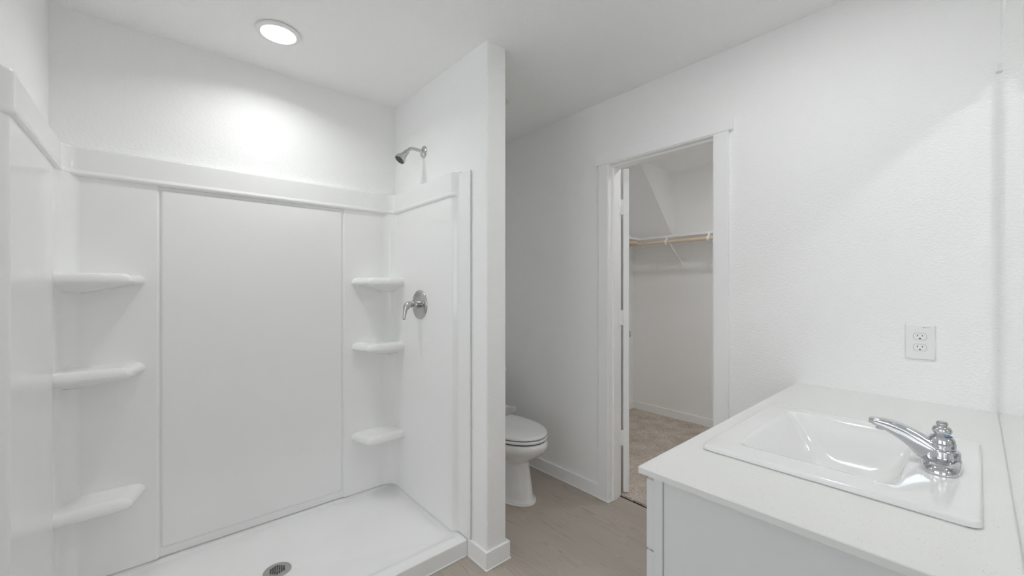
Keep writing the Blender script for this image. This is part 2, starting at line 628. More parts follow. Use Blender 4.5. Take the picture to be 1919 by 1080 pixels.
# leaf, hinged at the closet-side face of the far jamb and swung past ninety degrees
PX, PY = JX + 0.006, DY1 - 0.009
ang = math.radians(38)
ux, uy = math.cos(ang), math.sin(ang)            # along the leaf away from the hinge
nx, ny = -uy, ux                                 # towards the closet wall


def lp(s, t):
    return (PX + ux * s + nx * t, PY + uy * s + ny * t)


bm = B()
pl = [lp(0.006, -0.041), lp(0.612, -0.041), lp(0.612, -0.006), lp(0.006, -0.006)]
add_prism(bm, pl, 0.02, DZ - 0.006)
leaf = obj('leaf', bm, M_TRIM, door, bevel=0.0015)
bm = B()
for z0, z1 in ((0.25, 0.98), (1.12, 1.88)):
    for tt, sg in ((-0.006, 1), (-0.041, -1)):
        pl = [lp(0.11, tt - 0.002 * sg), lp(0.51, tt - 0.002 * sg), lp(0.51, tt + 0.006 * sg), lp(0.11, tt + 0.006 * sg)]
        add_prism(bm, pl, z0, z1)
obj('raised_panel', bm, M_TRIM, leaf, bevel=0.004)
bm = B()
for sg in (1, -1):
    c = lp(0.55, -0.0235)
    M = Matrix.Translation((c[0], c[1], 0.95)) @ Matrix.Rotation(ang + sg * PI / 2, 4, 'Z') @ Matrix.Rotation(PI / 2, 4, 'Y')
    add_lathe(bm, [(0.03, 0.0175), (0.03, 0.024), (0.011, 0.028), (0.011, 0.05), (0.025, 0.056), (0.028, 0.068), (0.02, 0.078), (0, 0.08)], M, 24)
obj('knob', bm, M_CHROME_S, leaf)
for zc in (1.80, 1.11, 0.36):
    bm = B()
    h = 0.0445
    n_ = 5
    for k in range(n_):
        a0 = zc - h + 2 * h * k / n_ + 0.0006
        a1 = zc - h + 2 * h * (k + 1) / n_ - 0.0006
        add_lathe(bm, [(0.0062, a0), (0.0062, a1)], Matrix.Translation((PX, PY, 0)), 14)
    add_lathe(bm, [(0.004, zc - h - 0.003), (0.005, zc - h), (0.003, zc + h), (0.0055, zc + h + 0.001), (0.003, zc + h + 0.004)], Matrix.Translation((PX, PY, 0)), 12)
    hg = obj('hinge', bm, M_TRIM, door)
    bm = B()
    add_box(bm, PX - 0.036, PX, DY1 - 0.0075, DY1 - 0.0045, zc - h, zc + h, 0.0008, 1)
    obj('jamb_leaf', bm, M_TRIM, hg)
    bm = B()
    add_prism(bm, [lp(0.003, -0.038), lp(0.0062, -0.038), lp(0.0062, 0.0), lp(0.003, 0.0)], zc - h, zc + h)
    obj('door_leaf', bm, M_TRIM, hg)
    bm = B()
    for dz in (-0.03, 0.0, 0.03):
        p = lp(0.0028, -0.026 if dz else -0.014)
        M = Matrix.Translation((p[0], p[1], zc + dz)) @ Matrix.Rotation(ang - PI / 2, 4, 'Z') @ Matrix.Rotation(PI / 2, 4, 'X')
        add_lathe(bm, [(0.0035, -0.001), (0.0035, 0.0006), (0.002, 0.001)], M, 10)
        M = Matrix.Translation((PX - (0.026 if dz else 0.016), DY1 - 0.0075, zc + dz)) @ Matrix.Rotation(PI / 2, 4, 'X')
        add_lathe(bm, [(0.0035, -0.001), (0.0035, 0.0006), (0.002, 0.001)], M, 10)
    obj('screw', bm, M_TRIM, hg)

# ================================================================== SHOWER
XC = (XSL + XW0) / 2


def spath(n, r, yend, k=8):
    """inner line of the alcove, n in front of the walls: from the left front round to the right front"""
    x0, x1, yb = XSL + n, XW0 - n, YB - n
    out = [(x0, yend)]
    for i in range(k + 1):
        a = PI - (PI / 2) * i / k
        out.append((x0 + r + r * math.cos(a), yb - r + r * math.sin(a)))
    for i in range(k + 1):
        a = PI / 2 - (PI / 2) * i / k
        out.append((x1 - r + r * math.cos(a), yb - r + r * math.sin(a)))
    out.append((x1, yend))
    return out


sur = thing('shower_surround', 'glossy white acrylic shower surround with corner shelves lining the alcove', 'shower surround', (XC, YB, 0.085))
ZP0, ZP1, ZT = 0.084, 1.757, 1.874
NP, NB = 0.033, 0.043
# ledge band that crowns the panels
prof = [(0.001, ZT), (0.012, ZT + 0.001), (NB - 0.010, ZT), (NB - 0.003, ZT - 0.003), (NB, ZT - 0.011), (NB, ZT - 0.095),
        (NB + 0.001, ZT - 0.101), (NB + 0.005, ZT - 0.107), (NB + 0.005, ZT - 0.114), (NB + 0.001, ZT - 0.120), (NB - 0.006, ZT - 0.123), (0.001, ZT - 0.123)]
bm = B()
loops = []
R0 = 0.055
for n, z in prof:
    r = max(R0 - n * 0.3, 0.02)
    full = spath(n, r, 1.735, 8)
    full[0] = (full[0][0], 1.680)
    lo, hi = [], []
    for i in range(1, 9):
        t = i / 8
        sm = t * t * (3 - 2 * t)
        d = n + (min(n, 0.0115) - n) * sm
        lo.append((XSL + d, 1.680 - 0.045 * t))
        hi.append((XW0 - d, 1.735 - 0.045 * t))
    loops.append([(x, y, z) for x, y in list(reversed(lo)) + full + hi])
m_ = len(loops[0])
vs = [[bm.verts.new(p) for p in lpp] for lpp in loops]
for a, b in zip(vs, vs[1:]):
    for i in range(m_ - 1):
        bm.faces.new((a[i], a[i + 1], b[i + 1], b[i]))
bm.faces.new([v[0] for v in vs])
bm.faces.new([v[-1] for v in reversed(vs)])
band = obj('ledge_band', bm, M_ACRYL, sur)

# centre back panel: backing sheet and a raised field
bm = B()
add_box(bm, -0.02, 0.838, YB - 0.024, YB - 0.0005, ZP0, ZP1)
add_box(bm, 0.012, 0.806, YB - NP, YB - 0.015, 0.124, ZP1 - 0.02, 0.011, 4)
obj('back_panel', bm, M_ACRYL, sur)


def shelf_outline(sg):
    # corner, measured from the shower's centre line; sg = +1 right corner, -1 left corner
    hx = (XW0 - XSL) / 2 - NP
    pl = [(0.447, YB - NP + 0.002), (0.489, 2.254), (hx + 0.002, 2.2500), (hx + 0.002, YB - NP + 0.002)]
    pl = fillet(pl, [0, 0.035, 0, 0], 6)
    return [(XC + sg * x, y) for x, y in pl], (XC + sg * (hx + 0.002), YB - NP + 0.002)


for sg in (-1, 1):
    hx = (XW0 - XSL) / 2
    bm = B()
    rx, ry = (0.080, 0.068) if sg > 0 else (0.058, 0.155)
    inn = [(0.402, YB - 0.012), (0.402, YB - NP + 0.011), (0.4035, YB - NP + 0.005), (0.407, YB - NP + 0.0015), (0.412, YB - NP)]
    for i in range(9):
        a = PI / 2 - (PI / 2) * i / 8
        inn.append((hx - NP - rx + rx * math.cos(a), YB - NP - ry + ry * math.sin(a)))
    inn += [(hx - NP, 2.247), (hx - 0.0005, 2.247), (hx - 0.0005, YB - 0.0005), (0.402, YB - 0.0005)]
    add_prism(bm, [(XC + sg * x, y) for x, y in inn], ZP0, ZP1)
    cp = obj('corner_panel', bm, M_ACRYL, sur)
    for zt in (1.356, 0.974, 0.443):
        ol, cc = shelf_outline(sg)

        def lpz(s, z, dz=0.0):
            return [(cc[0] + (x - cc[0]) * s, cc[1] + (y - cc[1]) * s, z) for x, y in ol]
        bm = B()
        lps = [lpz(0.25, zt - 0.082), lpz(0.55, zt - 0.067), lpz(0.86, zt - 0.049), lpz(0.95, zt - 0.0435), lpz(0.985, zt - 0.040), lpz(0.998, zt - 0.035), lpz(1.0, zt - 0.029), lpz(0.993, zt - 0.021),
               lpz(0.976, zt - 0.0135), lpz(0.948, zt - 0.007), lpz(0.91, zt - 0.0025), lpz(0.865, zt), lpz(0.80, zt + 0.0005), lpz(0.70, zt)]
        add_loops(bm, lps)
        obj('shelf', bm, M_ACRYL, cp)

for sg in (-1, 1):
    hx = (XW0 - XSL) / 2
    bm = B()
    ye = 1.735 if sg > 0 else 1.680
    pl = [(hx - 0.0005, 2.2465), (hx - NP - 0.003, 2.2465), (hx - NP - 0.003, ye)]
    for i in range(1, 8):
        t = i / 7
        sm = t * t * (3 - 2 * t)
        pl.append((hx - NP - 0.003 + (NP - 0.0105) * sm, ye - 0.042 * t))
    pl.append((hx - 0.0005, ye - 0.042))
    add_prism(bm, [(XC + sg * x, y) for x, y in pl], ZP0, ZP1)
    # flange, carried up beside the band
    pl = [(hx - 0.0005, ye - 0.0421), (hx - 0.0135, ye - 0.0421), (hx - 0.0135, 1.610), (hx - 0.011, 1.604), (hx - 0.005, 1.607), (hx - 0.0005, 1.612)]
    add_prism(bm, [(XC + sg * x, y) for x, y in pl], ZP0, ZT - 0.008)
    obj('side_panel', bm, M_ACRYL, sur)

# pan
pan = thing('shower_pan', 'white acrylic shower pan with a low front curb and round drain', 'shower pan', (XC, 2.03, 0.0))


def prr(l, r, f, b, zb, rad, zf=None):
    zf = zb if zf is None else zf
    out = []
    for x, y in rrect(XSL + 0.001 + l, XW0 - 0.001 - r, 1.625 + f, YB - 0.001 - b, rad, 6):
        t = min(1.0, max(0.0, (y - 1.68) / 0.05))
        out.append((x, y, zf + (zb - zf) * t * t * (3 - 2 * t)))
    return out


bm = B()
lps = [prr(0, 0, 0, 0, 0.0, 0.003), prr(0, 0, 0, 0, 0.068, 0.003), prr(0.002, 0.002, 0.002, 0.002, 0.074, 0.004), prr(0.008, 0.008, 0.009, 0.008, 0.077, 0.006),
       prr(0.018, 0.018, 0.045, 0.018, 0.077, 0.02), prr(0.025, 0.025, 0.065, 0.025, 0.071, 0.04, 0.0755), prr(0.030, 0.030, 0.088, 0.030, 0.060, 0.055, 0.068), prr(0.044, 0.044, 0.115, 0.046, 0.0535, 0.07, 0.058),
       prr(0.09, 0.09, 0.16, 0.10, 0.049, 0.09, 0.051), prr(0.30, 0.30, 0.25, 0.22, 0.040, 0.12)]
DRX, DRY, DRZ = 0.404, 2.055, 0.0335
# same number of points round the drain
nn = len(lps[0])
last = lps[-1]
dl = []
for p in last:
    a = math.atan2(p[1] - DRY, p[0] - DRX)
    dl.append((DRX + 0.075 * math.cos(a), DRY + 0.075 * math.sin(a), DRZ))
lps.append(dl)
add_loops(bm, lps)
body = obj('basin', bm, M_PAN, pan)
bm = B()
add_box(bm, XSL + 0.004, XW0 - BT - 0.004, 1.6205, 1.6265, 0.0, 0.005, 0.0015, 1)
obj('caulk_line', bm, M_CAULK, pan)
bm = B()
Rd = 0.054
add_lathe(bm, [(0, DRZ), (Rd, DRZ), (Rd + 0.002, DRZ + 0.001), (Rd, DRZ + 0.0035), (Rd - 0.006, DRZ + 0.0042), (0, DRZ + 0.0048)], Matrix.Translation((DRX, DRY, 0)), 48)
dr = obj('drain_cover', bm, M_STEEL, pan)
bm = B()
for i in range(-3, 4):
    for j in range(-3, 4):
        x, y = i * 0.0098 + (0.0049 if j % 2 else 0), j * 0.0088
        if x * x + y * y < 0.033 ** 2:
            c, s = math.cos(0.3), math.sin(0.3)
            xx, yy = x * c - y * s, x * s + y * c
            pl = rrect(-0.0034, 0.0034, -0.0024, 0.0024, 0.001, 2)
            add_prism(bm, [(DRX + xx + px * c - py * s, DRY + yy + px * s + py * c) for px, py in pl], DRZ + 0.003, DRZ + 0.0055)
obj('drain_slots', bm, M_DARK, dr)

# shower head
ZS, YSH = 2.07, 2.072
sh = thing('showerhead', 'chrome shower head on a bent arm high on the wing wall', 'shower head', (XW0, YSH, ZS))
bm = B()
Mw = Matrix.Translation((XW0, YSH, ZS)) @ Matrix.Rotation(-PI / 2, 4, 'Y')
add_lathe(bm, [(0.034, 0.0), (0.034, 0.003), (0.030, 0.007), (0.018, 0.011), (0.013, 0.013), (0, 0.014)], Mw, 36)
obj('escutcheon', bm, M_CHROME_S, sh)
bm = B()
arm = spline([(XW0 - 0.005, YSH, ZS), (XW0 - 0.035, YSH, ZS + 0.003), (XW0 - 0.07, YSH, ZS + 0.004), (XW0 - 0.091, YSH, ZS - 0.004), (XW0 - 0.109, YSH, ZS - 0.024)], 8)
add_tube(bm, arm, 0.0088, 16)
obj('arm', bm, M_CHROME_S, sh)
hd = Vector((-0.63, 0, -0.775)).normalized()
e = Vector(arm[-1])
Mh = Matrix.Translation(e) @ hd.to_track_quat('Z', 'Y').to_matrix().to_4x4()
bm = B()
add_lathe(bm, [(0.008, -0.008), (0.013, -0.006), (0.0145, 0.002), (0.0125, 0.008), (0.015, 0.011), (0.0165, 0.018), (0.017, 0.024), (0.020, 0.032), (0.026, 0.044), (0.0295, 0.054), (0.031, 0.060), (0.030, 0.064), (0.0265, 0.0655), (0.0255, 0.062), (0, 0.062)], Mh, 36)
head = obj('head', bm, M_CHROME_S, sh)
bm = B()
add_lathe(bm, [(0, 0.061), (0.0255, 0.061), (0.0255, 0.0645), (0.022, 0.0655), (0.020, 0.0645), (0.017, 0.0645), (0.015, 0.0655), (0.012, 0.0645), (0.009, 0.0655), (0.006, 0.0645), (0, 0.066)], Mh, 32)
for r, n in ((0.0235, 16), (0.0185, 12), (0.0105, 8)):
    for k in range(n):
        a = 2 * PI * k / n
        add_lathe(bm, [(0.0012, 0.063), (0.0009, 0.0672), (0, 0.0674)], Mh @ Matrix.Translation((r * math.cos(a), r * math.sin(a), 0)), 6)
obj('spray_face', bm, M_RUBBER, head)

# valve
XV = XW0 - NP - 0.0032
VZ, VY = 1.203, 2.052
va = thing('shower_valve', 'round chrome shower valve with a curved lever on the wing wall', 'shower valve', (XV, VY, VZ))
Mv = Matrix.Translation((XV, VY, VZ)) @ Matrix.Rotation(-PI / 2, 4, 'Y')
bm = B()
add_lathe(bm, [(0.082, 0.0), (0.082, 0.003), (0.079, 0.007), (0.070, 0.0105), (0.045, 0.0135), (0.030, 0.0145), (0, 0.0145)], Mv, 56)
obj('escutcheon', bm, M_CHROME_S, va)
bm = B()
add_lathe(bm, [(0.021, 0.013), (0.021, 0.030), (0.019, 0.032), (0.019, 0.042), (0.0165, 0.046), (0, 0.046)], Mv, 32)
obj('sleeve', bm, M_CHROME_S, va)
bm = B()
lv = spline([(XV - 0.038, VY, VZ + 0.002), (XV - 0.062, VY - 0.001, VZ + 0.003), (XV - 0.082, VY - 0.003, VZ - 0.006), (XV - 0.094, VY - 0.006, VZ - 0.030), (XV - 0.100, VY - 0.010, VZ - 0.058), (XV - 0.104, VY - 0.013, VZ - 0.080)], 7)
nl = len(lv)
rad = []
for i in range(nl):
    t = i / (nl - 1)
    rad.append([0.017, 0.021, 0.022, 0.0165, 0.0115, 0.0105][0] if t == 0 else None)
key = [(0, 0.015), (0.12, 0.021), (0.30, 0.0235), (0.45, 0.020), (0.62, 0.0135), (0.8, 0.0105), (0.96, 0.0095), (1.0, 0.006)]


def interp(t, ks):
    for (a, va_), (b, vb) in zip(ks, ks[1:]):
        if t <= b:
            f = (t - a) / (b - a)
            f = f * f * (3 - 2 * f)
            return va_ + (vb - va_) * f
    return ks[-1][1]


add_tube(bm, lv, [interp(i / (nl - 1), key) for i in range(nl)], 18, 0.8, up=(0, 0, 1))
obj('lever', bm, M_CHROME_S, va)


# ceiling lights
def downlight(name, x, y, label, glow, r1=0.089, group=None):
    t = thing(name, label, 'ceiling light', (x, y, H), group)
    bm = B()
    add_lathe(bm, [(r1 - 0.004, 0.0), (r1, -0.003), (r1, -0.007), (r1 - 0.003, -0.0105), (r1 - 0.018, -0.013), (r1 - 0.021, -0.010), (r1 - 0.021, -0.001)],
              Matrix.Translation((x, y, H)), 64)
    obj('trim_ring', bm, M_PLASTIC, t)
    bm = B()
    ri = r1 - 0.0212
    add_lathe(bm, [(0, -0.003), (ri, -0.003), (ri, -0.0105), (ri * 0.6, -0.0118), (0, -0.0122)], Matrix.Translation((x, y, H)), 64)
    obj('lens', bm, glow, t)
    return t


shw = downlight('ceiling_light', 0.409, 2.055, 'lit round recessed ceiling light above the shower', M_E_SHW)
la = bpy.data.lights.new('shower_lamp', 'AREA')
la.shape = 'DISK'
la.size = 0.132
la.energy = P_SHOWER
la.color = (0.985, 1.0, 1.0)
la.spread = math.radians(148)
lo = bpy.data.objects.new('lamp', la)
C.objects.link(lo)
lo.parent = shw
lo.location = (0, 0, -0.0135)
downlight('ceiling_light', 1.548, 1.915, 'unlit round ceiling light above the toilet, mostly hidden by the wing wall', M_LENS_OFF)
downlight('ceiling_light', 1.30, 0.45, 'lit round ceiling light over the sink, out of the picture above the countertop', M_E_VAN)
downlight('closet_ceiling_light', 2.70, 1.08, 'round lit ceiling light inside the closet, out of sight above the doorway', M_E_CLO, 0.082)

# ================================================================== TOILET
TX = 1.684
toi = thing('toilet', 'white elongated toilet with closed lid behind the wing wall', 'toilet', (TX, 2.05, 0))


def egg(z, yf, yb, hw, n=48, ym=None, pw=2.0, pb=2.6):
    """plan outline, front (towards -y) round, back squarer"""
    ym = yf + (yb - yf) * 0.48 if ym is None else ym
    out = []
    for k in range(n):
        a = 2 * PI * k / n
        c, s = math.cos(a), math.sin(a)
        e_ = pw if s < 0 else pb
        x = hw * math.copysign(abs(c) ** (2 / e_), c)
        ly = (ym - yf) if s < 0 else (yb - ym)
        y = ym + ly * math.copysign(abs(s) ** (2 / e_), s)
        out.append((TX + x, y, z))
    return out


YF = 1.670
bm = B()
lps = [egg(0.0, 1.752, 2.36, 0.128), egg(0.012, 1.750, 2.36, 0.129), egg(0.022, 1.757, 2.36, 0.122), egg(0.04, 1.762, 2.36, 0.118), egg(0.10, 1.772, 2.36, 0.113),
       egg(0.17, 1.784, 2.37, 0.107), egg(0.215, 1.792, 2.38, 0.105), egg(0.238, 1.790, 2.39, 0.109), egg(0.252, 1.775, 2.40, 0.120), egg(0.270, 1.745, 2.41, 0.140),
       egg(0.292, 1.712, 2.42, 0.161), egg(0.315, 1.682, 2.42, 0.178), egg(0.335, 1.665, 2.42, 0.186), egg(0.355, 1.659, 2.42, 0.190), egg(0.370, 1.660, 2.42, 0.189), egg(0.380, 1.668, 2.42, 0.184), egg(0.384, 1.682, 2.42, 0.174)]
add_loops(bm, lps)
obj('bowl', bm, M_PORC, toi)
bm = B()
add_loops(bm, [egg(0.0, 1.744, 2.362, 0.135), egg(0.004, 1.744, 2.362, 0.135), egg(0.008, 1.750, 2.36, 0.129)])
obj('caulk_line', bm, M_CAULK, toi)


def ovl(z, ins):
    return egg(z, YF + ins, 2.195 - ins, 0.182 - ins, ym=1.93)


bm = B()
add_loops(bm, [ovl(0.3895, 0.008), ovl(0.3900, 0.004), ovl(0.394, 0.0012), ovl(0.402, 0.001), ovl(0.4055, 0.004), ovl(0.4062, 0.009)])
obj('seat', bm, M_SEAT, toi)
bm = B()
add_loops(bm, [ovl(0.4112, 0.010), ovl(0.4116, 0.005), ovl(0.4145, 0.0035), ovl(0.420, 0.003), ovl(0.427, 0.008), ovl(0.433, 0.022), ovl(0.438, 0.05), ovl(0.441, 0.09), ovl(0.4425, 0.14)])
obj('lid', bm, M_SEAT, toi)
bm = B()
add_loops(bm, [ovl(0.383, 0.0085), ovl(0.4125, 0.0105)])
obj('seat_gap_shade', bm, M_DARK, toi)  # dark core put in to draw the shade lines under lid and seat
for sx in (-0.07, 0.07):
    bm = B()
    add_lathe(bm, [(0.016, 0.386), (0.016, 0.425), (0.013, 0.432), (0, 0.433)], Matrix.Translation((TX + sx, 2.205, 0)), 20)
    obj('hinge', bm, M_SEAT, toi)
bm = B()


def trr(ix, iy, z, r=0.03):
    return [(x, y, z) for x, y in rrect(TX - 0.205 + ix, TX + 0.205 - ix, 2.232 + iy, 2.432, r, 6)]


add_loops(bm, [trr(0.03, 0.02, 0.386), trr(0.02, 0.012, 0.40), trr(0.008, 0.004, 0.52), trr(0.0, 0.0, 0.70)])
obj('tank', bm, M_PORC, toi)
bm = B()
add_loops(bm, [trr(-0.008, -0.009, 0.7015), trr(-0.012, -0.013, 0.706), trr(-0.012, -0.013, 0.727), trr(-0.006, -0.006, 0.737), trr(0.01, 0.01, 0.741)])
obj('tank_lid', bm, M_PORC, toi)
bm = B()
add_lathe(bm, [(0.014, 0.0), (0.014, 0.008), (0.008, 0.011), (0, 0.012)], Matrix.Translation((TX - 0.15, 2.2345, 0.645)) @ Matrix.Rotation(PI / 2, 4, 'X'), 20)
add_tube(bm, [(TX - 0.15, 2.218, 0.645), (TX - 0.12, 2.213, 0.642), (TX - 0.075, 2.212, 0.636)], [0.006, 0.0055, 0.007], 10, 0.7)
obj('flush_lever', bm, M_CHROME, toi)

# paper holder on the back of the wing wall
ph = thing('toilet_paper_holder', 'small empty toilet paper holder peeking out behind the wing wall', 'toilet paper holder', (XW1, 1.60, 0.69))
for y in (1.535, 1.685):
    bm = B()
    add_box(bm, XW1, XW1 + 0.012, y - 0.022, y + 0.022, 0.655, 0.715, 0.004, 2)
    add_loops(bm, [[(XW1 + 0.01, y + a, b) for a, b in ((-0.018, 0.665), (0.018, 0.665), (0.018, 0.707), (-0.018, 0.707))],
                   [(XW1 + 0.072, y + a, b) for a, b in ((-0.013, 0.673), (0.013, 0.673), (0.013, 0.702), (-0.013, 0.702))],
                   [(XW1 + 0.094, y + a, b) for a, b in ((-0.014, 0.680), (0.014, 0.680), (0.014, 0.702), (-0.014, 0.702))]])
    obj('post', bm, M_CHROME_S, ph, bevel=0.002)
bm = B()
add_tube(bm, [(XW1 + 0.078, 1.547, 0.688), (XW1 + 0.078, 1.673, 0.688)], 0.009, 18)
obj('roller', bm, M_PLASTIC, ph)

# ================================================================== CLOSET FITTINGS
ZSH = 1.764
SHX, SHY = 3.565, 2.172
cs = thing('closet_shelf', 'white painted shelf running round the corner high in the closet', 'shelf', (XCL - 0.15, 1.5, ZSH))
box_obj('shelf_board', SHX, XCL - 0.001, 0.0, YCL - 0.001, ZSH, ZSH + 0.019, M_TRIM, cs, 0.0015, 1)
box_obj('shelf_board', 2.75, SHX - 0.0008, SHY, YCL - 0.001, ZSH, ZSH + 0.019, M_TRIM, cs, 0.0015, 1)
box_obj('cleat', XCL - 0.018, XCL - 0.001, 0.0, YCL - 0.02, ZSH - 0.045, ZSH - 0.0005, M_TRIM, cs, 0.001, 1)
box_obj('cleat', 2.75, XCL - 0.02, YCL - 0.018, YCL - 0.001, ZSH - 0.045, ZSH - 0.0005, M_TRIM, cs, 0.001, 1)
RX, RZ = 3.548, 1.722
bm = B()
add_tube(bm, [(RX, 0.0, RZ), (RX, 1.0, RZ), (RX, 2.423, RZ)], 0.0165, 20)
tag(obj('closet_rod', bm, M_WOOD), 'round wooden hanging rod along the far closet wall, held by two white brackets', 'closet rod', 'closet rods')
bm = B()
add_tube(bm, [(2.75, 2.19, RZ + 0.012), (3.2, 2.19, RZ + 0.012), (RX - 0.02, 2.19, RZ + 0.012)], 0.0165, 20)
tag(obj('closet_rod', bm, M_WOOD), 'short wooden hanging rod along the left closet wall, beside the door edge', 'closet rod', 'closet rods')


def bracket(y, label):
    t = thing('rod_bracket', label, 'bracket', (XCL, y, 1.53), 'closet rod brackets')
    bm = B()
    ks = [(RX + 0.0195 * math.cos(a), y, RZ + 0.0195 * math.sin(a)) for a in [PI * 0.62 + PI * 1.25 * i / 16 for i in range(17)]]
    add_tube(bm, ks, 0.0045, 8, 2.6, up=(0, 1, 0))
    add_tube(bm, [(RX + 0.004, y, RZ + 0.018), (RX + 0.012, y, RZ + 0.03), (RX + 0.014, y, ZSH - 0.001)], [0.008, 0.009, 0.009], 8)
    obj('hook', bm, M_TRIM, t)
    bm = B()
    add_tube(bm, [(RX + 0.012, y, RZ + 0.028), (3.70, y, 1.653), (XCL - 0.012, y, 1.545)], 0.0075, 8)
    obj('brace', bm, M_TRIM, t)
    bm = B()
    add_box(bm, RX + 0.01, XCL - 0.019, y - 0.010, y + 0.010, ZSH - 0.0055, ZSH - 0.0005, 0.001, 1)
    obj('top_arm', bm, M_TRIM, t)
    bm = B()
    add_box(bm, XCL - 0.022, XCL - 0.001, y - 0.012, y + 0.012, 1.525, 1.556, 0.002, 1)
    add_box(bm, XCL - 0.007, XCL - 0.001, y - 0.012, y + 0.012, 1.490, 1.53, 0.002, 1)
    obj('wall_plate', bm, M_TRIM, t)
    return t


bracket(1.895, 'white rod bracket nearer the closet corner, its brace in full view')
bracket(1.512, 'white rod bracket next to the right door casing')

# ================================================================== VANITY
CX0, CX1, CY0, CY1, CZ, CT = 0.824, XA - 0.0005, YM + 0.0005, 0.5085, 0.8905, 0.0145
SX0, SX1, SY0, SY1 = 1.030, 1.572, -0.006, 0.457          # sink rim
vx0, vx1, vyf = 0.845, XA - 0.012, 0.480
cab = thing('vanity_cabinet', 'white painted vanity cabinet with drawer fronts below the countertop', 'cabinet', ((vx0 + vx1) / 2, 0.2, 0))
zc1 = CZ - CT
bm = B()
add_box(bm, vx0 + 0.004, vx0 + 0.02, YM + 0.001, vyf - 0.003, 0.0, zc1 - 0.0005)
add_box(bm, vx1 - 0.02, vx1, YM + 0.001, vyf - 0.003, 0.0, zc1 - 0.0005)
add_box(bm, vx0 + 0.019, vx1 - 0.019, YM + 0.001, YM + 0.012, 0.10, zc1 - 0.0005)
add_box(bm, vx0 + 0.019, vx1 - 0.019, YM + 0.011, vyf - 0.02, 0.10, 0.118)
add_box(bm, vx0 + 0.019, vx1 - 0.019, vyf - 0.075, vyf - 0.06, 0.0, 0.101)
obj('carcass', bm, M_CAB, cab)
box_obj('end_panel', vx0, vx0 + 0.0045, YM + 0.001, 0.4565, 0.0, zc1 - 0.0005, M_CAB, cab, 0.001, 1)
bm = B()
for x0, x1 in ((vx0 - 0.003, vx0 + 0.04), (vx0 + 0.36, vx0 + 0.40), (vx1 - 0.40, vx1 - 0.36), (vx1 - 0.04, vx1)):
    add_box(bm, x0, x1, vyf - 0.021, vyf, 0.10 if x0 > 0.9 else 0.0, zc1 - 0.0005, 0.0012, 1)
add_box(bm, vx0 + 0.03, vx1 - 0.03, vyf - 0.021, vyf - 0.0005, zc1 - 0.04, zc1 - 0.0005)
add_box(bm, vx0 + 0.03, vx1 - 0.03, vyf - 0.021, vyf - 0.0005, 0.10, 0.14)
obj('face_frame', bm, M_CAB, cab)


def front(x0, x1, z0, z1, nm, knob=True, kx=None, kz=None):
    d = box_obj(nm, x0, x1, vyf + 0.0028, vyf + 0.0222, z0, z1, M_CAB, cab, 0.0022, 2)
    return d


for z0, z1 in ((0.698, 0.857), (0.42, 0.693), (0.125, 0.415)):
    front(vx0 + 0.005, vx0 + 0.372, z0, z1, 'drawer_front')
    front(vx1 - 0.372, vx1 - 0.004, z0, z1, 'drawer_front')
front(vx0 + 0.378, (vx0 + vx1) / 2 - 0.002, 0.125, 0.857, 'cabinet_door')
front((vx0 + vx1) / 2 + 0.002, vx1 - 0.378, 0.125, 0.857, 'cabinet_door')

# countertop, cut out for the sink
bm = B()
outer = rrect(CX0, CX1, CY0, CY1, 0.004, 4)
hole = rrect(SX0 + 0.02, SX1 - 0.02, SY0 + 0.02, SY1 - 0.02, 0.03, 4)


def ringsurf(bm, outer, hole, z0, z1, bev):
    n = len(outer)
    cx = (CX0 + CX1) / 2
    ins = [(x + (bev if x < cx else -bev), y + (bev if y < 0.2 else -bev)) for x, y in outer]
    loops = [[(x, y, z0) for x, y in hole], [(x, y, z0) for x, y in outer], [(x, y, z1 - bev) for x, y in outer], [(x, y, z1) for x, y in ins], [(x, y, z1) for x, y in hole], [(x, y, z0) for x, y in hole]]
    add_loops(bm, loops, False, False)


ringsurf(bm, outer, hole, zc1, CZ, 0.0016)
tag(obj('countertop', bm, M_QUARTZ), 'white speckled stone countertop with the sink set into it', 'countertop')

# drop-in sink
snk = thing('sink', 'white porcelain rectangular drop-in sink set into the countertop', 'sink', ((SX0 + SX1) / 2, (SY0 + SY1) / 2, CZ))
ZR = CZ + 0.0145


def srr(x0, x1, y0, y1, z, r):
    return [(x, y, z) for x, y in rrect(x0, x1, y0, y1, r, 8)]


bx0, bx1, by0, by1 = 1.105, 1.512, 0.106, 0.390


def rim(i, z, r=0.02):
    return srr(SX0 + i, SX1 - i, SY0 + i, SY1 - i, z, r)


def bas(ix0, ix1, iy0, iy1, z, r):
    return srr(bx0 + ix0, bx1 - ix1, by0 + iy0, by1 - iy1, z, r)


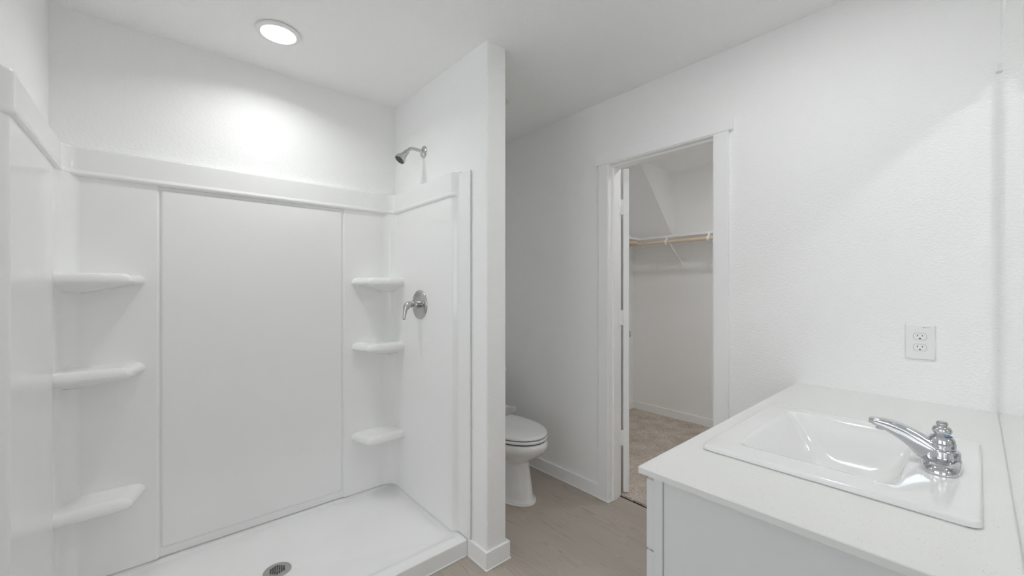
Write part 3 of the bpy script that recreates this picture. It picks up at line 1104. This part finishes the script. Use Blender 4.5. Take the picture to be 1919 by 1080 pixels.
bm = B()
lps = [rim(0.028, CZ - 0.03, 0.02), rim(0.022, CZ + 0.0004), rim(0.003, CZ + 0.0004), rim(0.0, CZ + 0.003), rim(0.0, ZR - 0.0055), rim(0.0018, ZR - 0.002), rim(0.006, ZR),
       bas(-0.012, -0.012, -0.010, -0.012, ZR + 0.0002, 0.03), bas(-0.004, -0.004, -0.003, -0.004, ZR - 0.001, 0.028), bas(0.0, 0.0, 0.0, 0.0, ZR - 0.005, 0.026),
       bas(0.002, 0.004, 0.002, 0.010, ZR - 0.016, 0.026), bas(0.006, 0.012, 0.007, 0.026, ZR - 0.04, 0.030), bas(0.013, 0.022, 0.014, 0.043, ZR - 0.066, 0.036), bas(0.023, 0.036, 0.024, 0.061, ZR - 0.088, 0.044),
       bas(0.038, 0.054, 0.038, 0.080, ZR - 0.105, 0.05), bas(0.060, 0.078, 0.055, 0.098, ZR - 0.117, 0.05), bas(0.09, 0.105, 0.075, 0.114, ZR - 0.1245, 0.045), bas(0.125, 0.135, 0.095, 0.128, ZR - 0.129, 0.03), bas(0.18, 0.17, 0.118, 0.142, ZR - 0.132, 0.010)]
add_loops(bm, lps, False, True)
obj('basin', bm, M_PORC, snk)
bm = B()
cxk, cyk = (bx0 + bx1) / 2 + 0.005, (by0 + by1) / 2 - 0.012
add_lathe(bm, [(0, ZR - 0.1315), (0.024, ZR - 0.1315), (0.026, ZR - 0.129), (0.022, ZR - 0.127), (0.017, ZR - 0.129), (0.016, ZR - 0.124), (0, ZR - 0.122)], Matrix.Translation((cxk, cyk, 0)), 32)
obj('drain_stopper', bm, M_CHROME, snk)

# faucet
FX, FY = 1.300, 0.052
fz = ZR
fau = thing('faucet', 'chrome single handle faucet at the back of the sink', 'faucet', (FX, FY, fz))


def oval(hx, hy, z, n=40, p=2.6, cx=0.0, cy=0.0):
    out = []
    for k in range(n):
        a = 2 * PI * k / n
        c, s = math.cos(a), math.sin(a)
        out.append((FX + cx + hx * math.copysign(abs(c) ** (2 / p), c), FY + cy + hy * math.copysign(abs(s) ** (2 / p), s), z))
    return out


bm = B()
add_loops(bm, [oval(0.077, 0.031, fz + 0.0005), oval(0.078, 0.032, fz + 0.004), oval(0.077, 0.0315, fz + 0.010), oval(0.072, 0.029, fz + 0.016), oval(0.060, 0.026, fz + 0.0205), oval(0.04, 0.022, fz + 0.022)])
obj('base_plate', bm, M_CHROME, fau)
bm = B()
add_lathe(bm, [(0.0300, fz + 0.017), (0.0295, fz + 0.020), (0.0285, fz + 0.0225), (0.0285, fz + 0.034), (0.0280, fz + 0.0365), (0.026, fz + 0.0385), (0.022, fz + 0.0395), (0, fz + 0.040)], Matrix.Translation((FX, FY - 0.001, 0)), 40)
obj('body', bm, M_CHROME, fau)
bm = B()
secs = spline([(0.046, 0.907, 0.950, 0.024), (0.068, 0.909, 0.960, 0.0225), (0.089, 0.918, 0.971, 0.019), (0.107, 0.938, 0.979, 0.0172), (0.125, 0.951, 0.984, 0.0165), (0.145, 0.9615, 0.9865, 0.016), (0.163, 0.9685, 0.986, 0.0145), (0.172, 0.9725, 0.984, 0.012)], 5)
loops = []
for y, zb, zt, wd in secs:
    lpq = []
    zm, hz = (zb + zt) / 2, (zt - zb) / 2
    for k in range(32):
        a = 2 * PI * k / 32
        c, s_ = math.cos(a), math.sin(a)
        pw = 3.6 if s_ > 0 else 4.2
        lpq.append((FX + wd * math.copysign(abs(c) ** (2 / pw), c), y, zm + hz * math.copysign(abs(s_) ** (2 / pw), s_)))
    loops.append(lpq)
add_loops(bm, loops)
spo = obj('spout', bm, M_CHROME, fau)
bm = B()
add_lathe(bm, [(0.009, 0.0), (0.009, -0.007), (0.007, -0.008), (0, -0.0075)], Matrix.Translation((FX, 0.152, 0.9675)), 18)
obj('aerator', bm, M_CHROME_S, spo)
bm = B()
Mh2 = Matrix.Translation((FX, FY - 0.001, fz + 0.036)) @ Matrix.Diagonal((0.93, 0.93, 1, 1))
add_lathe(bm, [(0.0225, 0.0), (0.0235, 0.002), (0.0240, 0.008), (0.0238, 0.016), (0.0222, 0.024), (0.0185, 0.030), (0.0145, 0.0325), (0.0135, 0.0345), (0.0158, 0.0365), (0.0172, 0.0405), (0.0172, 0.0445), (0.0148, 0.0493), (0.011, 0.0515), (0.0085, 0.052), (0.0085, 0.0535), (0.0105, 0.055), (0.0108, 0.058), (0.008, 0.0615), (0, 0.0625)], Mh2, 40)
hnd = obj('handle', bm, M_CHROME, fau)
bm = B()
loops = []
for k in range(9):
    a = math.radians(200 + 60 * k / 8) + math.radians(0)
    r0 = 0.0160
    c, s = math.cos(a), math.sin(a)
    loops.append([Mh2 @ Vector((r * c, r * s, z)) for r, z in ((r0, 0.0318), (r0 + 0.0018, 0.0318), (r0 + 0.0014, 0.0330), (r0 - 0.001, 0.0332))])
add_loops(bm, loops)
obj('temperature_mark', bm, M_BLUE, hnd)

# mirror
MT, MB_ = 1.985, CZ + 0.004
mir = thing('mirror', 'large frameless wall mirror rising from the back of the countertop', 'mirror', (1.44, YM, MB_))
bm = B()
add_box(bm, 0.83, XA - 0.022, YM + 0.0006, YM + 0.005, MB_, MT)
obj('glass', bm, M_MIRROR, mir, smooth=False)
for x, z in ((1.985, MT), (1.0, MT)):
    bm = B()
    add_box(bm, x - 0.012, x + 0.012, YM + 0.0005, YM + 0.0125, z - 0.014, z + 0.012, 0.002, 2)
    obj('clip', bm, M_CLEAR, mir)

# outlet
OY, OZ = 0.135, 1.1025
out = thing('wall_outlet', 'white duplex electrical outlet on the wall above the countertop', 'outlet', (XA, OY, OZ))
bm = B()


def yz(y0, y1, z0, z1, r, x):
    return [(x, a, b) for a, b in rrect(OY + y0, OY + y1, OZ + z0, OZ + z1, r, 4)]


add_loops(bm, [yz(-0.0395, 0.0395, -0.0625, 0.0625, 0.004, XA - 0.0004), yz(-0.0395, 0.0395, -0.0625, 0.0625, 0.004, XA - 0.002), yz(-0.037, 0.037, -0.060, 0.060, 0.004, XA - 0.0055), yz(-0.0355, 0.0355, -0.0585, 0.0585, 0.004, XA - 0.006)])
obj('cover_plate', bm, M_PLASTIC, out)
for dz in (0.0195, -0.0195):
    def face(g, x):
        pl = []
        for k in range(40):
            a = 2 * PI * k / 40
            y = max(-0.0172 - g, min(0.0172 + g, (0.0172 + g) * 1.0 * math.cos(a)))
            z = max(-0.0118 - g, min(0.0118 + g, (0.0172 + g) * math.sin(a)))
            pl.append((x, OY + y, OZ + dz + z))
        return pl
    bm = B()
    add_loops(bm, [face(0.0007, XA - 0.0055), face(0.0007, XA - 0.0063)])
    g_ = obj('receptacle_gap_shade', bm, M_INK_SHADE, out)  # grey ring stands in for shade in the gap round the receptacle
    bm = B()
    add_loops(bm, [face(0, XA - 0.0057), face(0, XA - 0.0070), face(-0.001, XA - 0.0074)])
    rc_ = obj('receptacle', bm, M_PLASTIC, out)
    bm = B()
    for y, hh in ((0.0063, 0.0040), (-0.0063, 0.0034)):
        add_box(bm, XA - 0.0078, XA - 0.0066, OY + y - 0.0010, OY + y + 0.0010, OZ + dz + 0.0015 - hh + 0.003, OZ + dz + 0.0015 + hh + 0.001)
    gp = [(math.cos(a) * 0.0027, math.sin(a) * 0.0027) for a in [PI * i / 10 for i in range(11)]] + [(-0.0027, -0.0012), (0.0027, -0.0012)]
    add_loops(bm, [[(x, OY + a, OZ + dz - 0.0075 + b) for a, b in gp] for x in (XA - 0.0066, XA - 0.0078)])
    obj('slots', bm, M_DARK, rc_)
bm = B()
add_lathe(bm, [(0.003, 0.005), (0.003, 0.0066), (0.002, 0.0069), (0, 0.007)], Matrix.Translation((XA, OY, OZ)) @ Matrix.Rotation(-PI / 2, 4, 'Y'), 16)
obj('screw', bm, M_PLASTIC, out)
bm = B()                                     # faint print, too small to read
ty = OY - 0.0065
rr = random.Random(3)
for i in range(9):
    if i == 4:
        ty -= 0.0018
        continue
    hh = 0.0011 if i < 4 else 0.0008
    wd = 0.0015
    add_box(bm, XA - 0.00635, XA - 0.0058, ty - wd, ty, OZ + 0.0525 - hh, OZ + 0.0525 + hh * rr.uniform(0.3, 1.0))
    ty -= wd + 0.0006
obj('print_mark', bm, M_INK_SHADE, out)
